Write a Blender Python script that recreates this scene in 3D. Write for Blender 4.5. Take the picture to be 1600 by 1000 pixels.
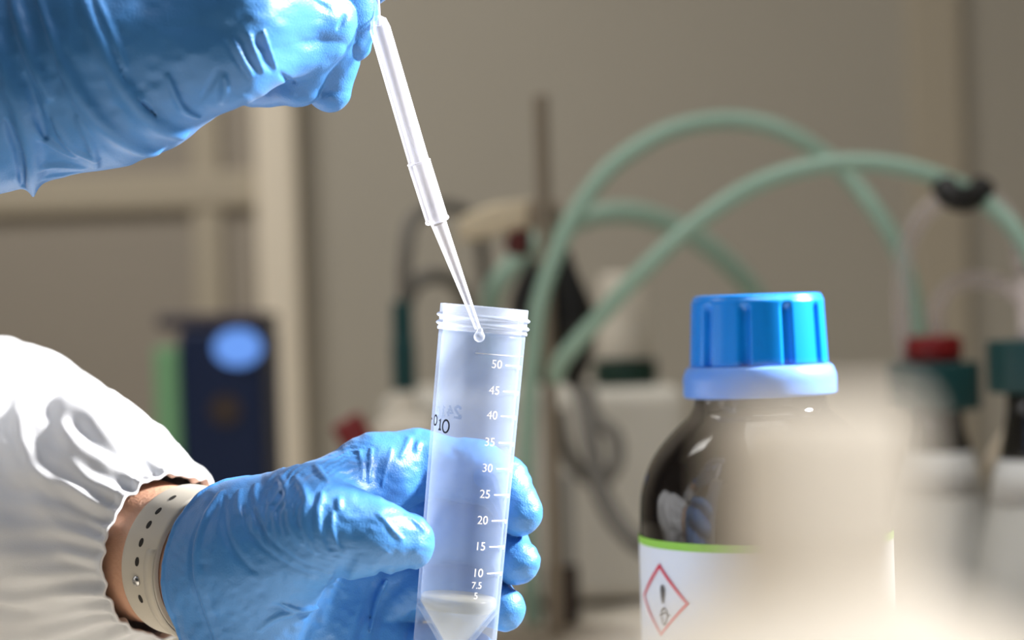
import bpy, math, random
import numpy as np
from mathutils import Vector

for o in list(bpy.data.objects):
    bpy.data.objects.remove(o)
S = bpy.context.scene
C = S.collection
PI = math.pi

# ------------------------------------------------------------------ camera
CAM = np.array([0.0, 0.0, 1.12])
BENCH = 0.90
ROLL = math.radians(1.8)
FPX = 1600 * 70.0 / 36.0
RIGHT = np.array([math.cos(ROLL), 0, -math.sin(ROLL)])
UP = np.array([math.sin(ROLL), 0, math.cos(ROLL)])
cam_data = bpy.data.cameras.new('camera')
cam_data.lens = 70
cam_data.sensor_width = 36
cam_data.clip_start = 0.02
cam_data.dof.use_dof = True
cam_data.dof.focus_distance = 0.68
cam_data.dof.aperture_fstop = 5.2
cam = bpy.data.objects.new('camera', cam_data)
C.objects.link(cam)
from mathutils import Matrix
cam.matrix_world = Matrix(((RIGHT[0], UP[0], 0, CAM[0]), (RIGHT[1], UP[1], -1, CAM[1]), (RIGHT[2], UP[2], 0, CAM[2]), (0, 0, 0, 1)))
S.camera = cam

def P(px, py, Y):
    """a place at forward distance Y (m) that the photograph shows at px, py"""
    return CAM + np.array([0, 1.0, 0]) * Y + RIGHT * ((px - 800) / FPX * Y) + UP * (-(py - 500) / FPX * Y)

def to_px(p):
    d = p - CAM
    Y = d[:, 1]
    return 800 + FPX * (d @ RIGHT) / Y, 500 - FPX * (d @ UP) / Y

# ------------------------------------------------------------------ light and exposure
S.view_settings.view_transform = 'Standard'
S.view_settings.look = 'None'
S.view_settings.exposure = 0.0
S.view_settings.gamma = 1.0
S.view_settings.use_curve_mapping = False
world = bpy.data.worlds.new('room_light')
world.use_nodes = True
world.node_tree.nodes['Background'].inputs[0].default_value = (0.86, 0.93, 1.0, 1)
world.node_tree.nodes['Background'].inputs[1].default_value = 0.045
S.world = world

def area(name, loc, target, sx, sy, power, col, spread=180):
    L = bpy.data.lights.new(name, 'AREA')
    L.shape = 'RECTANGLE'
    L.size, L.size_y = sx, sy
    L.energy = power
    L.color = col
    L.spread = math.radians(spread)
    o = bpy.data.objects.new(name, L)
    C.objects.link(o)
    o.location = loc
    d = Vector(target) - Vector(loc)
    o.rotation_euler = d.to_track_quat('-Z', 'Y').to_euler()
    return o

L = bpy.data.lights.new('bench_spotlight', 'SPOT')
L.energy, L.color, L.shadow_soft_size = 270, (1.0, 0.97, 0.94), 0.07
L.spot_size, L.spot_blend = math.radians(46), 0.5
o = bpy.data.objects.new('bench_spotlight', L)
C.objects.link(o)
o.location = (0.85, 0.84, 1.62)
o.rotation_euler = (Vector((-0.06, 0.64, 1.12)) - o.location).to_track_quat('-Z', 'Y').to_euler()
area('ceiling_panel', (0.40, 0.55, 2.62), (0.40, 0.8, 0.9), 1.2, 0.6, 8.5, (1.0, 0.98, 0.95), 120)
area('wall_fill_light', (-0.95, 1.30, 2.4), (-0.15, 2.2, 1.15), 0.5, 0.3, 6.0, (1.0, 0.98, 0.94), 110)  # unseen fill light added to brighten the back wall, mostly left and centre
L = bpy.data.lights.new('bottle_fill_light', 'SPOT')  # unseen narrow spot, added only to brighten the near white bottle
L.energy, L.color, L.shadow_soft_size = 42, (1.0, 0.97, 0.93), 0.06
L.spot_size, L.spot_blend = math.radians(16), 0.5
o = bpy.data.objects.new('bottle_fill_light', L)
C.objects.link(o)
o.location = (0.32, -0.40, 1.72)
o.rotation_euler = (Vector((0.035, 0.2, 1.075)) - o.location).to_track_quat('-Z', 'Y').to_euler()

# ------------------------------------------------------------------ materials
def srgb(r, g, b):
    f = lambda c: (c / 255 / 12.92) if c / 255 <= 0.04045 else ((c / 255 + 0.055) / 1.055) ** 2.4
    return (f(r), f(g), f(b), 1)

def mat(name, col, rough=0.5, metal=0.0, bump=0.0, bscale=200.0, vary=0.0, vscale=20.0, spec=0.5, coat=0.0, sss=0.0, trans=0.0, ior=1.45, emit=None, estr=0.0):
    m = bpy.data.materials.new(name)
    m.use_nodes = True
    nt = m.node_tree
    b = nt.nodes['Principled BSDF']
    b.inputs['Base Color'].default_value = col
    b.inputs['Roughness'].default_value = rough
    b.inputs['Metallic'].default_value = metal
    b.inputs['Specular IOR Level'].default_value = spec
    b.inputs['Coat Weight'].default_value = coat
    b.inputs['Transmission Weight'].default_value = trans
    b.inputs['IOR'].default_value = ior
    if sss:
        b.inputs['Subsurface Weight'].default_value = sss
        b.inputs['Subsurface Radius'].default_value = (0.3, 0.6, 1.0)
        b.inputs['Subsurface Scale'].default_value = 0.004
    if emit:
        b.inputs['Emission Color'].default_value = emit
        b.inputs['Emission Strength'].default_value = estr
    tc = nt.nodes.new('ShaderNodeTexCoord')
    if vary:
        n = nt.nodes.new('ShaderNodeTexNoise')
        n.inputs['Scale'].default_value = vscale
        n.inputs['Detail'].default_value = 4
        nt.links.new(tc.outputs['Object'], n.inputs['Vector'])
        mx = nt.nodes.new('ShaderNodeMix')
        mx.data_type = 'RGBA'
        k = 1 - vary
        mx.inputs[6].default_value = (col[0] * k, col[1] * k, col[2] * k, 1)
        k = 1 + vary
        mx.inputs[7].default_value = (min(1, col[0] * k), min(1, col[1] * k), min(1, col[2] * k), 1)
        nt.links.new(n.outputs['Fac'], mx.inputs[0])
        nt.links.new(mx.outputs[2], b.inputs['Base Color'])
    if bump:
        n = nt.nodes.new('ShaderNodeTexNoise')
        n.inputs['Scale'].default_value = bscale
        n.inputs['Detail'].default_value = 3
        nt.links.new(tc.outputs['Object'], n.inputs['Vector'])
        bp = nt.nodes.new('ShaderNodeBump')
        bp.inputs['Strength'].default_value = bump
        bp.inputs['Distance'].default_value = 0.001
        nt.links.new(n.outputs['Fac'], bp.inputs['Height'])
        nt.links.new(bp.outputs['Normal'], b.inputs['Normal'])
    return m

def milky(name, col, base=0.1, edge=0.6, power=2.5, rough=0.25, spec=0.5):
    """clear milky plastic or thin glass: see-through face on, whiter where the wall is seen edge on"""
    m = bpy.data.materials.new(name)
    m.use_nodes = True
    nt = m.node_tree
    b = nt.nodes['Principled BSDF']
    b.inputs['Base Color'].default_value = col
    b.inputs['Roughness'].default_value = rough
    b.inputs['Specular IOR Level'].default_value = spec
    tl = nt.nodes.new('ShaderNodeBsdfTranslucent')
    tl.inputs['Color'].default_value = col
    m1 = nt.nodes.new('ShaderNodeMixShader')
    m1.inputs[0].default_value = 0.4
    nt.links.new(b.outputs[0], m1.inputs[1])
    nt.links.new(tl.outputs[0], m1.inputs[2])
    tr = nt.nodes.new('ShaderNodeBsdfTransparent')
    lw = nt.nodes.new('ShaderNodeLayerWeight')
    lw.inputs['Blend'].default_value = 0.5
    pw = nt.nodes.new('ShaderNodeMath')
    pw.operation = 'POWER'
    pw.inputs[1].default_value = power
    nt.links.new(lw.outputs['Facing'], pw.inputs[0])
    ma = nt.nodes.new('ShaderNodeMath')
    ma.operation = 'MULTIPLY_ADD'
    ma.inputs[1].default_value = edge
    ma.inputs[2].default_value = base
    ma.use_clamp = True
    nt.links.new(pw.outputs[0], ma.inputs[0])
    m2 = nt.nodes.new('ShaderNodeMixShader')
    nt.links.new(ma.outputs[0], m2.inputs[0])
    nt.links.new(tr.outputs[0], m2.inputs[1])
    nt.links.new(m1.outputs[0], m2.inputs[2])
    nt.links.new(m2.outputs[0], nt.nodes['Material Output'].inputs[0])
    return m

M = dict(
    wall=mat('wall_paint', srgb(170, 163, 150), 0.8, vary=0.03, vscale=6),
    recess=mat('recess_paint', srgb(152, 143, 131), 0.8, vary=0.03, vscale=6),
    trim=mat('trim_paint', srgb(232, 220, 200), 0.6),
    rail=mat('rail_paint', srgb(176, 165, 146), 0.7),
    ceil=mat('ceiling_paint', srgb(230, 228, 222), 0.9),
    floor=mat('floor_vinyl', srgb(120, 118, 112), 0.5, vary=0.08, vscale=9),
    bench=mat('bench_laminate', srgb(196, 188, 174), 0.45, vary=0.03, vscale=15),
    glove=mat('blue_nitrile', srgb(64, 127, 194), 0.42, bump=0.2, bscale=1500, spec=0.5, vary=0.04, vscale=60),
    skin=mat('skin', srgb(205, 160, 135), 0.55, bump=0.3, bscale=700, vary=0.07, vscale=120, sss=0.15),
    strap=mat('strap_rubber', srgb(184, 178, 166), 0.55),
    hole=mat('strap_hole', srgb(30, 26, 22), 0.8),
    coat=mat('white_coat_cloth', srgb(206, 208, 212), 0.85, bump=0.15, bscale=2500),
    metal=mat('steel', srgb(190, 190, 190), 0.25, 1.0),
    rod=mat('dull_steel', srgb(150, 138, 122), 0.5, 0.6),
    tube=milky('clear_polypropylene', srgb(184, 203, 234), 0.2, 0.3, 3.0, 0.22),
    neck=milky('milky_polypropylene', srgb(208, 219, 240), 0.24, 0.45, 2.2, 0.22),
    pip=milky('pipette_plastic', srgb(245, 246, 255), 0.11, 0.7, 1.5, 0.25),
    print_=mat('white_print', srgb(250, 250, 255), 0.6),
    ink=mat('black_ink', srgb(22, 26, 40), 0.6),
    liquid=milky('cloudy_liquid', srgb(202, 196, 172), 0.54, 0.2, 2.0, 0.1),
    drop=milky('clear_drop', srgb(245, 248, 255), 0.15, 0.8, 1.2, 0.05),
    bluecap=mat('blue_cap_plastic', srgb(8, 130, 222), 0.3, spec=0.5),
    ring=mat('pale_blue_plastic', srgb(98, 150, 226), 0.35, sss=0.2),
    amber=mat('dark_amber_glass', (0.008, 0.006, 0.005, 1), 0.06, spec=0.6),
    label=mat('label_paper', srgb(214, 220, 228), 0.6),
    green=mat('label_green', srgb(140, 196, 70), 0.6),
    red=mat('label_red', srgb(206, 40, 70), 0.6),
    black=mat('black_plastic', srgb(24, 23, 22), 0.5),
    whitebottle=milky('white_polyethylene', srgb(240, 234, 224), 1.0, 0.0, 2.0, 0.5),
    navy=mat('navy_housing', srgb(4, 28, 66), 0.5),
    navytop=mat('dark_lid', srgb(58, 52, 66), 0.5),
    strip=mat('green_strip', srgb(122, 172, 128), 0.6),
    glow=mat('display_glow', srgb(40, 90, 180), 0.4, emit=srgb(120, 170, 250), estr=0.75),
    brown=mat('brown_badge', srgb(62, 50, 46), 0.6),
    redpl=mat('red_plastic', srgb(116, 8, 12), 0.45),
    beige=mat('beige_housing', srgb(216, 211, 200), 0.55, vary=0.03, vscale=12),
    white=mat('white_plastic', srgb(216, 208, 194), 0.5),
    hose=mat('green_silicone', srgb(150, 180, 163), 0.4),
    teal=mat('teal_plastic', srgb(16, 62, 64), 0.45),
    dgreen=mat('dark_green_plastic', srgb(14, 48, 38), 0.5),
    cork=mat('pale_wood', srgb(200, 186, 160), 0.7, vary=0.12, vscale=90),
    maroon=mat('maroon_rubber', srgb(84, 34, 32), 0.6),
    cable=mat('grey_cable', srgb(108, 104, 98), 0.55),
    glass=milky('thin_clear_glass', srgb(222, 212, 212), 0.3, 0.7, 1.5, 0.08),
    flaskdark=mat('smoky_glass', (0.018, 0.017, 0.015, 1), 0.08, spec=0.6),
    flasklabel=mat('flask_label', srgb(205, 205, 203), 0.6),
    flaskpale=mat('frosted_flask', srgb(176, 174, 168), 0.5),
)

# ------------------------------------------------------------------ object helpers
def origin(p):
    v = np.zeros(3)
    while p is not None:
        v += np.array(p.location)
        p = p.parent
    return v

def obj(name, geo, material, parent=None, smooth=True, loc=None):
    """one mesh object from world-space vertices; loc is the thing's own base when it has no parent"""
    V, F = geo
    V = np.asarray(V, dtype=float)
    base = origin(parent) if parent is not None else (np.array(loc) if loc is not None else np.zeros(3))
    me = bpy.data.meshes.new(name)
    if isinstance(F, np.ndarray):
        n = len(F)
        me.vertices.add(len(V))
        me.vertices.foreach_set('co', (V - base).astype(np.float32).ravel())
        k = F.shape[1]
        me.loops.add(n * k)
        me.loops.foreach_set('vertex_index', F.astype(np.int32).ravel())
        me.polygons.add(n)
        me.polygons.foreach_set('loop_start', np.arange(0, n * k, k, dtype=np.int32))
        me.update(calc_edges=True)
        me.validate()
    else:
        me.from_pydata((V - base).tolist(), [], F)
    me.materials.append(material)
    if smooth:
        me.polygons.foreach_set('use_smooth', [True] * len(me.polygons))
    me.update()
    o = bpy.data.objects.new(name, me)
    C.objects.link(o)
    if parent is not None:
        o.parent = parent
    else:
        o.location = base
    return o

def tag(o, label=None, cat=None, group=None, kind=None):
    if label: o['label'] = label
    if cat: o['category'] = cat
    if group: o['group'] = group
    if kind: o['kind'] = kind
    return o

def thing(name, label, cat, loc, group=None):
    o = bpy.data.objects.new(name, None)
    C.objects.link(o)
    o.location = tuple(float(x) for x in loc)
    o.empty_display_size = 0.02
    return tag(o, label, cat, group)

def sharp(o, deg=40):
    me = o.data
    me.set_sharp_from_angle(angle=math.radians(deg))
    return o

def bevel(o, w, seg=2):
    md = o.modifiers.new('bevel', 'BEVEL')
    md.width = w
    md.segments = seg
    md.limit_method = 'ANGLE'
    return o

def box(x0, x1, y0, y1, z0, z1):
    V = [(x, y, z) for x in (x0, x1) for y in (y0, y1) for z in (z0, z1)]
    F = [(0, 1, 3, 2), (4, 6, 7, 5), (0, 4, 5, 1), (2, 3, 7, 6), (0, 2, 6, 4), (1, 5, 7, 3)]
    return np.array(V, float), F

def join(*geos):
    V, F, n = [], [], 0
    for v, f in geos:
        v = np.asarray(v, float)
        V.append(v)
        F += [tuple(int(i) + n for i in q) for q in f]
        n += len(v)
    return np.concatenate(V), F

def frame(axis):
    w = np.asarray(axis, float)
    w = w / np.linalg.norm(w)
    a = np.array([0, -1.0, 0]) if abs(w[1]) < 0.9 else np.array([1.0, 0, 0])
    v = a - w * (a @ w)
    v /= np.linalg.norm(v)
    u = np.cross(v, w)
    return u, v, w

def lathe(base, axis, prof, seg=64, rfun=None, cap0=True, cap1=True):
    """surface of revolution: prof is a list of (r, t) along axis from base"""
    u, v, w = frame(axis)
    V, F = [], []
    for r, t in prof:
        for i in range(seg):
            a = 2 * PI * i / seg
            rr = r if rfun is None else rfun(r, t, a)
            V.append(base + w * t + rr * (math.sin(a) * u + math.cos(a) * v))
    for j in range(len(prof) - 1):
        for i in range(seg):
            k = (i + 1) % seg
            F.append((j * seg + i, j * seg + k, (j + 1) * seg + k, (j + 1) * seg + i))
    if cap0:
        F.append(tuple(range(seg - 1, -1, -1)))
    if cap1:
        n = (len(prof) - 1) * seg
        F.append(tuple(n + i for i in range(seg)))
    V = np.array(V)
    # outward faces: u x v orientation
    if np.dot(np.cross(u, v), w) > 0:
        F = [tuple(reversed(f)) for f in F]
    return V, F

def rounded(prof, r=0.002, n=4):
    """round the corners of an (r, t) profile"""
    out = [prof[0]]
    for i in range(1, len(prof) - 1):
        p0, p1, p2 = (np.array(prof[k], float) for k in (i - 1, i, i + 1))
        a, b = p0 - p1, p2 - p1
        la, lb = np.linalg.norm(a), np.linalg.norm(b)
        rr = min(r, la * 0.45, lb * 0.45)
        q0, q2 = p1 + a / la * rr, p1 + b / lb * rr
        for k in range(n + 1):
            s = k / n
            out.append(tuple((1 - s) ** 2 * q0 + 2 * s * (1 - s) * p1 + s * s * q2))
    out.append(prof[-1])
    return out

def catmull(pts, n=12):
    p = [np.asarray(q, float) for q in pts]
    p = [2 * p[0] - p[1]] + p + [2 * p[-1] - p[-2]]
    out = []
    for i in range(1, len(p) - 2):
        for k in range(n):
            t = k / n
            out.append(0.5 * (2 * p[i] + (p[i + 1] - p[i - 1]) * t + (2 * p[i - 1] - 5 * p[i] + 4 * p[i + 1] - p[i + 2]) * t * t
                              + (3 * p[i] - p[i - 1] - 3 * p[i + 1] + p[i + 2]) * t ** 3))
    out.append(p[-2])
    return np.array(out)

def sweep(path, r, seg=16):
    """round tube along a path; r a number or one radius per point"""
    path = np.asarray(path, float)
    n = len(path)
    rs = np.full(n, r) if np.isscalar(r) else np.asarray(r)
    T = np.gradient(path, axis=0)
    T /= np.linalg.norm(T, axis=1)[:, None]
    u, v, w = frame(T[0])
    V, F = [], []
    for i in range(n):
        u = u - T[i] * (u @ T[i]); u /= np.linalg.norm(u)
        v = np.cross(T[i], u)
        for k in range(seg):
            a = 2 * PI * k / seg
            V.append(path[i] + rs[i] * (math.cos(a) * u + math.sin(a) * v))
    for i in range(n - 1):
        for k in range(seg):
            q = (k + 1) % seg
            F.append((i * seg + k, i * seg + q, (i + 1) * seg + q, (i + 1) * seg + k))
    F.append(tuple(range(seg - 1, -1, -1)))
    F.append(tuple((n - 1) * seg + k for k in range(seg)))
    return np.array(V), F

def text_flat(s, size):
    """flat triangulated lettering as (2D points, faces), centred"""
    cu = bpy.data.curves.new('lettering', 'FONT')
    cu.body = s
    cu.size = size
    cu.align_x = 'CENTER'
    cu.align_y = 'CENTER'
    o = bpy.data.objects.new('lettering', cu)
    C.objects.link(o)
    dg = bpy.context.evaluated_depsgraph_get()
    me = bpy.data.meshes.new_from_object(o.evaluated_get(dg))
    V = np.array([v.co[:2] for v in me.vertices]).reshape(-1, 2)
    F = [tuple(p.vertices) for p in me.polygons]
    bpy.data.objects.remove(o)
    bpy.data.curves.remove(cu)
    bpy.data.meshes.remove(me)
    return V, F

def stroke_flat(pts, w):
    """flat pen stroke of width w along 2D points"""
    p = np.array(pts, float)
    t = np.gradient(p, axis=0)
    t /= np.linalg.norm(t, axis=1)[:, None] + 1e-12
    nrm = np.stack([-t[:, 1], t[:, 0]], 1) * w / 2
    V = np.concatenate([p + nrm, p - nrm])
    n = len(p)
    return V, [(i, i + 1, n + i + 1, n + i) for i in range(n - 1)]

def wrap(flat, base, axis, R, ang0, t0):
    """lay flat 2D work round a cylinder: x runs round (metres), y along the axis; angle 0 faces the viewer, growing to the right"""
    u, v, w = frame(axis)
    if u[0] < 0: u = -u
    V2, F = flat
    V = []
    for x, y in V2:
        a = ang0 + x / R
        V.append(base + w * (t0 + y) + R * (math.sin(a) * u + math.cos(a) * v))
    return np.array(V), F

def strip_flat(x0, x1, y0, y1, n=24):
    V = [(x0 + (x1 - x0) * i / n, y) for y in (y0, y1) for i in range(n + 1)]
    return np.array(V), [(i, i + 1, n + 2 + i, n + 1 + i) for i in range(n)]

# ------------------------------------------------------------------ the setting
WY = 2.2
tag(obj('floor', box(-2.2, 2.2, -1.2, WY, -0.05, 0), M['floor'], smooth=False), kind='structure')
tag(obj('wall_back', box(-2.2, 2.2, WY, WY + 0.1, 0, 2.7), M['wall'], smooth=False), kind='structure')
tag(obj('wall_left', box(-2.3, -2.2, -1.2, WY, 0, 2.7), M['wall'], smooth=False), kind='structure')
tag(obj('wall_right', box(2.2, 2.3, -1.2, WY, 0, 2.7), M['wall'], smooth=False), kind='structure')
tag(obj('ceiling', box(-2.2, 2.2, -1.2, WY, 2.7, 2.75), M['ceil'], smooth=False), kind='structure')
# cream post and the darker panelled bay to its left
xl, xr = P(408, 420, WY)[0], P(472, 420, WY)[0]
tag(bevel(obj('trim_1', box(xl, xr, WY - 0.03, WY, BENCH, 2.7), M['trim'], smooth=False), 0.006), kind='structure')
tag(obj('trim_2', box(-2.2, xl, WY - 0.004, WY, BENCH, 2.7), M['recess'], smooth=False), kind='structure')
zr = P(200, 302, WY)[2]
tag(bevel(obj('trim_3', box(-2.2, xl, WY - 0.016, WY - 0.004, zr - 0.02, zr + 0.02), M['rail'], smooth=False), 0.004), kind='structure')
xv = P(328, 400, WY)[0]
tag(bevel(obj('trim_4', box(xv - 0.016, xv + 0.016, WY - 0.012, WY - 0.004, BENCH, 2.7), M['rail'], smooth=False), 0.003), kind='structure')
xw = P(1462, 200, WY)[0]
tag(bevel(obj('trim_5', box(xw - 0.03, xw + 0.03, WY - 0.012, WY, BENCH, 2.7), M['rail'], smooth=False), 0.004), kind='structure')

bt = thing('lab_bench', 'long pale laminate laboratory bench running back to the wall', 'bench', (0, 1.1, 0))
bevel(obj('worktop', box(-1.6, 1.6, 0.05, WY - 0.032, BENCH - 0.035, BENCH), M['bench'], bt, smooth=False), 0.003)
obj('cupboard_base', box(-1.55, 1.55, 0.15, WY - 0.06, 0.0, BENCH - 0.035), M['beige'], bt, smooth=False)

for nm, w_ in (('glove', .07),):
    M[nm].node_tree.nodes['Principled BSDF'].inputs['Sheen Weight'].default_value = w_
    M[nm].node_tree.nodes['Principled BSDF'].inputs['Sheen Roughness'].default_value = .4

def on_bench(px, py, Y):
    p = P(px, py, Y)
    return np.array([p[0], p[1], BENCH])
Z = np.array([0, 0, 1.0])

# ------------------------------------------------------------------ background apparatus
# navy instrument with glowing display
b = on_bench(338, 620, 1.72)
sc = 1.72 / FPX
t = thing('lab_instrument', 'tall navy blue instrument box with glowing pale blue display and green side', 'instrument', b)
zt = P(330, 512, 1.72)[2]
x0, x1 = b[0] - 58 * sc, b[0] + 76 * sc
bevel(obj('housing', box(x0, x1, b[1], b[1] + 0.12, BENCH, zt), M['navy'], t, smooth=False), 0.006)
bevel(obj('lid', box(x0 - 0.018, x1, b[1], b[1] + 0.12, zt + 0.0002, zt + 0.012), M['navytop'], t, smooth=False), 0.004)
bevel(obj('side_panel', box(x0 - 0.022, x0 - 0.0002, b[1] + 0.004, b[1] + 0.116, BENCH, zt - 0.016), M['strip'], t, smooth=False), 0.003)
pc = P(372, 543, 1.72)
a_ = np.linspace(0, 2 * PI, 40, endpoint=False)
def disc(c, rx, rz, y0, y1):
    n = len(a_)
    V = [(c[0] + rx * math.cos(q), y, c[2] + rz * math.sin(q)) for y in (y0, y1) for q in a_]
    F = [tuple(range(n)), tuple(range(2 * n - 1, n - 1, -1))] + [(i + n, (i + 1) % n + n, (i + 1) % n, i) for i in range(n)]
    return np.array(V), F
obj('display', disc(pc, 37 * sc, 29 * sc, b[1] - 0.003, b[1] - 0.0002), M['glow'], t, smooth=False)
obj('badge', disc(P(352, 640, 1.72), 24 * sc, 24 * sc, b[1] - 0.002, b[1] - 0.0002), M['brown'], t, smooth=False)

# beige pump housing behind the stand
YP = 1.50
sp = YP / FPX
l, r_ = P(598, 760, YP)[0], P(1075, 760, YP)[0]
zt = P(830, 612, YP)[2]
t = thing('vacuum_pump', 'wide beige pump housing behind the ring stand', 'pump', ((l + r_) / 2, YP + 0.1, BENCH))
bevel(obj('housing', box(l, r_, YP, YP + 0.22, BENCH + 0.006, zt), M['beige'], t, smooth=False), 0.01, 3)
for xx in (l + 0.02, r_ - 0.02):
    for yy in (YP + 0.02, YP + 0.2):
        obj('foot', lathe(np.array([xx, yy, BENCH]), Z, [(0.01, 0), (0.011, 0.0061)], 20), M['black'], t)
# red cap lying tilted on the left end of a small beige box
lb = P(600, 640, 1.36)
t = thing('control_box', 'small cream box beside the gloved hand holding the tube', 'box', (lb[0], 1.40, BENCH))
x0, x1 = P(565, 650, 1.36)[0], P(682, 650, 1.36)[0]
z1 = P(620, 655, 1.36)[2]
bevel(obj('case', box(x0 + 0.008, x1, 1.36, 1.44, BENCH, z1), M['white'], t, smooth=False), 0.008, 3)
c = P(551, 676, 1.345)
ca, sa = math.cos(math.radians(28)), math.sin(math.radians(28))
V, F = box(-0.0105, 0.0105, -0.008, 0.014, -0.0105, 0.0105)
V = np.stack([c[0] + ca * V[:, 0] - sa * V[:, 2], c[1] + V[:, 1], c[2] + sa * V[:, 0] + ca * V[:, 2]], 1)
obj('knob', (V, F), M['redpl'], t, smooth=False)
bevel(bpy.data.objects['knob'], 0.003, 3)
tag(bpy.data.objects['knob'], 'dark red square knob, turned askew')
obj('knob_shaft', sweep([c + np.array([0, 0.013, 0]), np.array([c[0] + 0.004, 1.375, c[2] - 0.004]), np.array([x0 + 0.016, 1.385, z1 - 0.012])], 0.0055), M['white'], t)

# dark teal cylinder bottle with grey tubing
b = on_bench(631, 560, 1.45)
t = thing('gas_washing_bottle', 'slim bottle with tall dark teal head beside the mouth of the tube', 'bottle', b)
sB = 1.45 / FPX
z0, z1 = P(631, 612, 1.45)[2] - BENCH, P(631, 470, 1.45)[2] - BENCH
obj('body', lathe(b, Z, rounded([(0.0, 0), (0.016, 0), (0.016, z0 * 0.8), (0.009, z0 - 0.004), (0.009, z0)], 0.004), 32, cap0=False), M['white'], t)
obj('head', lathe(b, Z, rounded([(0.0, z0 + 0.0002), (19 * sB, z0 + 0.0002), (19 * sB, z0 + (z1 - z0) * 0.55), (17 * sB, z0 + (z1 - z0) * 0.56), (16 * sB, z1), (0, z1)], 0.002), 32, cap0=False, cap1=False), M['teal'], t)
pth = catmull([P(632, 468, 1.45), P(634, 400, 1.45), P(645, 345, 1.46), P(690, 322, 1.48), P(742, 345, 1.5), P(756, 420, 1.52), P(758, 520, 1.53), P(760, 614, 1.56)])
tag(obj('thin_tube', sweep(pth, 0.0052), M['cable'], loc=P(632, 468, 1.45)), 'thin dark tube arching up from the slim teal-headed bottle', 'tube')
pth = catmull([P(636, 470, 1.465), P(646, 446, 1.47), P(672, 432, 1.48), P(708, 440, 1.5), P(728, 480, 1.53), P(733, 560, 1.55), P(734, 613, 1.56)])
tag(obj('thin_tube', sweep(pth, 0.0062), M['cable'], loc=P(636, 470, 1.465)), 'short dark tube in a low bend at the slim teal-headed bottle', 'tube')

# ring stand
YS = 1.30
s1 = YS / FPX
b = on_bench(862, 700, YS)
t = thing('ring_stand', 'grey steel stand rod rising behind the tube', 'stand', b)
ztop = P(850, 148, YS)[2]
obj('base', lathe(b, Z, rounded([(0, 0), (0.055, 0), (0.055, 0.012), (0, 0.014)], 0.003), 40, cap0=False, cap1=False), M['rod'], t)
obj('rod', lathe(b + Z * 0.0141, Z, rounded([(0, 0), (11.5 * s1, 0), (11.5 * s1, ztop - BENCH - 0.0141), (0, ztop - BENCH - 0.0141)], 0.0015), 24, cap0=False, cap1=False), M['rod'], t)
rx = b[0]
def zrod(py):
    return P(862, py, YS)[2]
# clamp with pale wooden arm
cz = zrod(345)
t = thing('stand_clamp', 'pale wooden clamp arm gripped high on the ring stand rod', 'clamp', (rx, YS, cz))
armp = [np.array([rx - 0.002, YS + 0.008, cz + 0.006]), P(835, 338, YS + 0.01), P(770, 348, YS + 0.012), P(722, 372, YS + 0.015)]
V, F = [], []
pp = [P(842, 308, YS), P(842, 352, YS), P(790, 362, YS), P(716, 378, YS), P(714, 338, YS), P(770, 316, YS)]
n = len(pp)
V = np.array([q + np.array([0, dy, 0]) for dy in (0.012, 0.032) for q in pp])
F = [tuple(range(n)), tuple(range(2 * n - 1, n - 1, -1))] + [(i + n, (i + 1) % n + n, (i + 1) % n, i) for i in range(n)]
bevel(obj('arm', (V, F), M['cork'], t, smooth=False), 0.004, 3)
bevel(obj('boss_head', box(rx - 0.011, rx + 0.011, YS + 0.006, YS + 0.026, cz - 0.004, cz + 0.014), M['rod'], t, smooth=False), 0.003)
obj('grip', lathe(P(812, 358, YS + 0.02), P(808, 402, YS + 0.02) - P(812, 358, YS + 0.02), rounded([(0, 0), (0.008, 0), (0.009, 0.016), (0, 0.019)], 0.003), 24, cap0=False, cap1=False), M['maroon'], t)
# black clamps on the rod
cz = zrod(450)
t = thing('tubing_clamp', 'black twin clamp bodies bunched round the ring stand rod', 'clamp', (rx, YS, cz))
def blob(pts, r0, r1):
    return sweep(catmull(pts, 6), np.interp(np.linspace(0, 1, (len(pts) - 1) * 6 + 1), [0, .15, .5, .85, 1], [r0 * .6, r0, r1, r0, r0 * .5]), 14)
obj('jaw', blob([P(880, 392, YS + .012), P(884, 440, YS + .014), P(893, 500, YS + .016), P(900, 560, YS + .02), P(895, 605, YS + .02)], 0.0075, 0.017), M['black'], t)
obj('jaw', blob([P(838, 408, YS + .014), P(826, 450, YS + .016), P(826, 480, YS + .018), P(836, 520, YS + .02), P(838, 580, YS + .02)], 0.0075, 0.013), M['black'], t)
bevel(obj('collar', box(rx - 0.014, rx + 0.014, YS + 0.0055, YS + 0.02, zrod(600), zrod(560)), M['black'], t, smooth=False), 0.003)
# pale upright canister with dark foot, in front of the stand
b = on_bench(876, 820, 1.38)
s2 = 1.38 / FPX
t = thing('filter_column', 'pale upright cylinder on dark foot below the stand clamps', 'filter', b)
zb = P(876, 882, 1.38)[2] - BENCH; zt = P(876, 742, 1.38)[2] - BENCH
obj('foot', lathe(b, Z, rounded([(0, 0), (26 * s2, 0), (26 * s2, zb), (0, zb)], 0.003), 40, cap0=False, cap1=False), M['brown'], t)
obj('column', lathe(b, Z, rounded([(0, zb + .0002), (22 * s2, zb + .0002), (22 * s2, zt), (0, zt)], 0.002), 40, cap0=False, cap1=False), M['flaskpale'], t)

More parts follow.
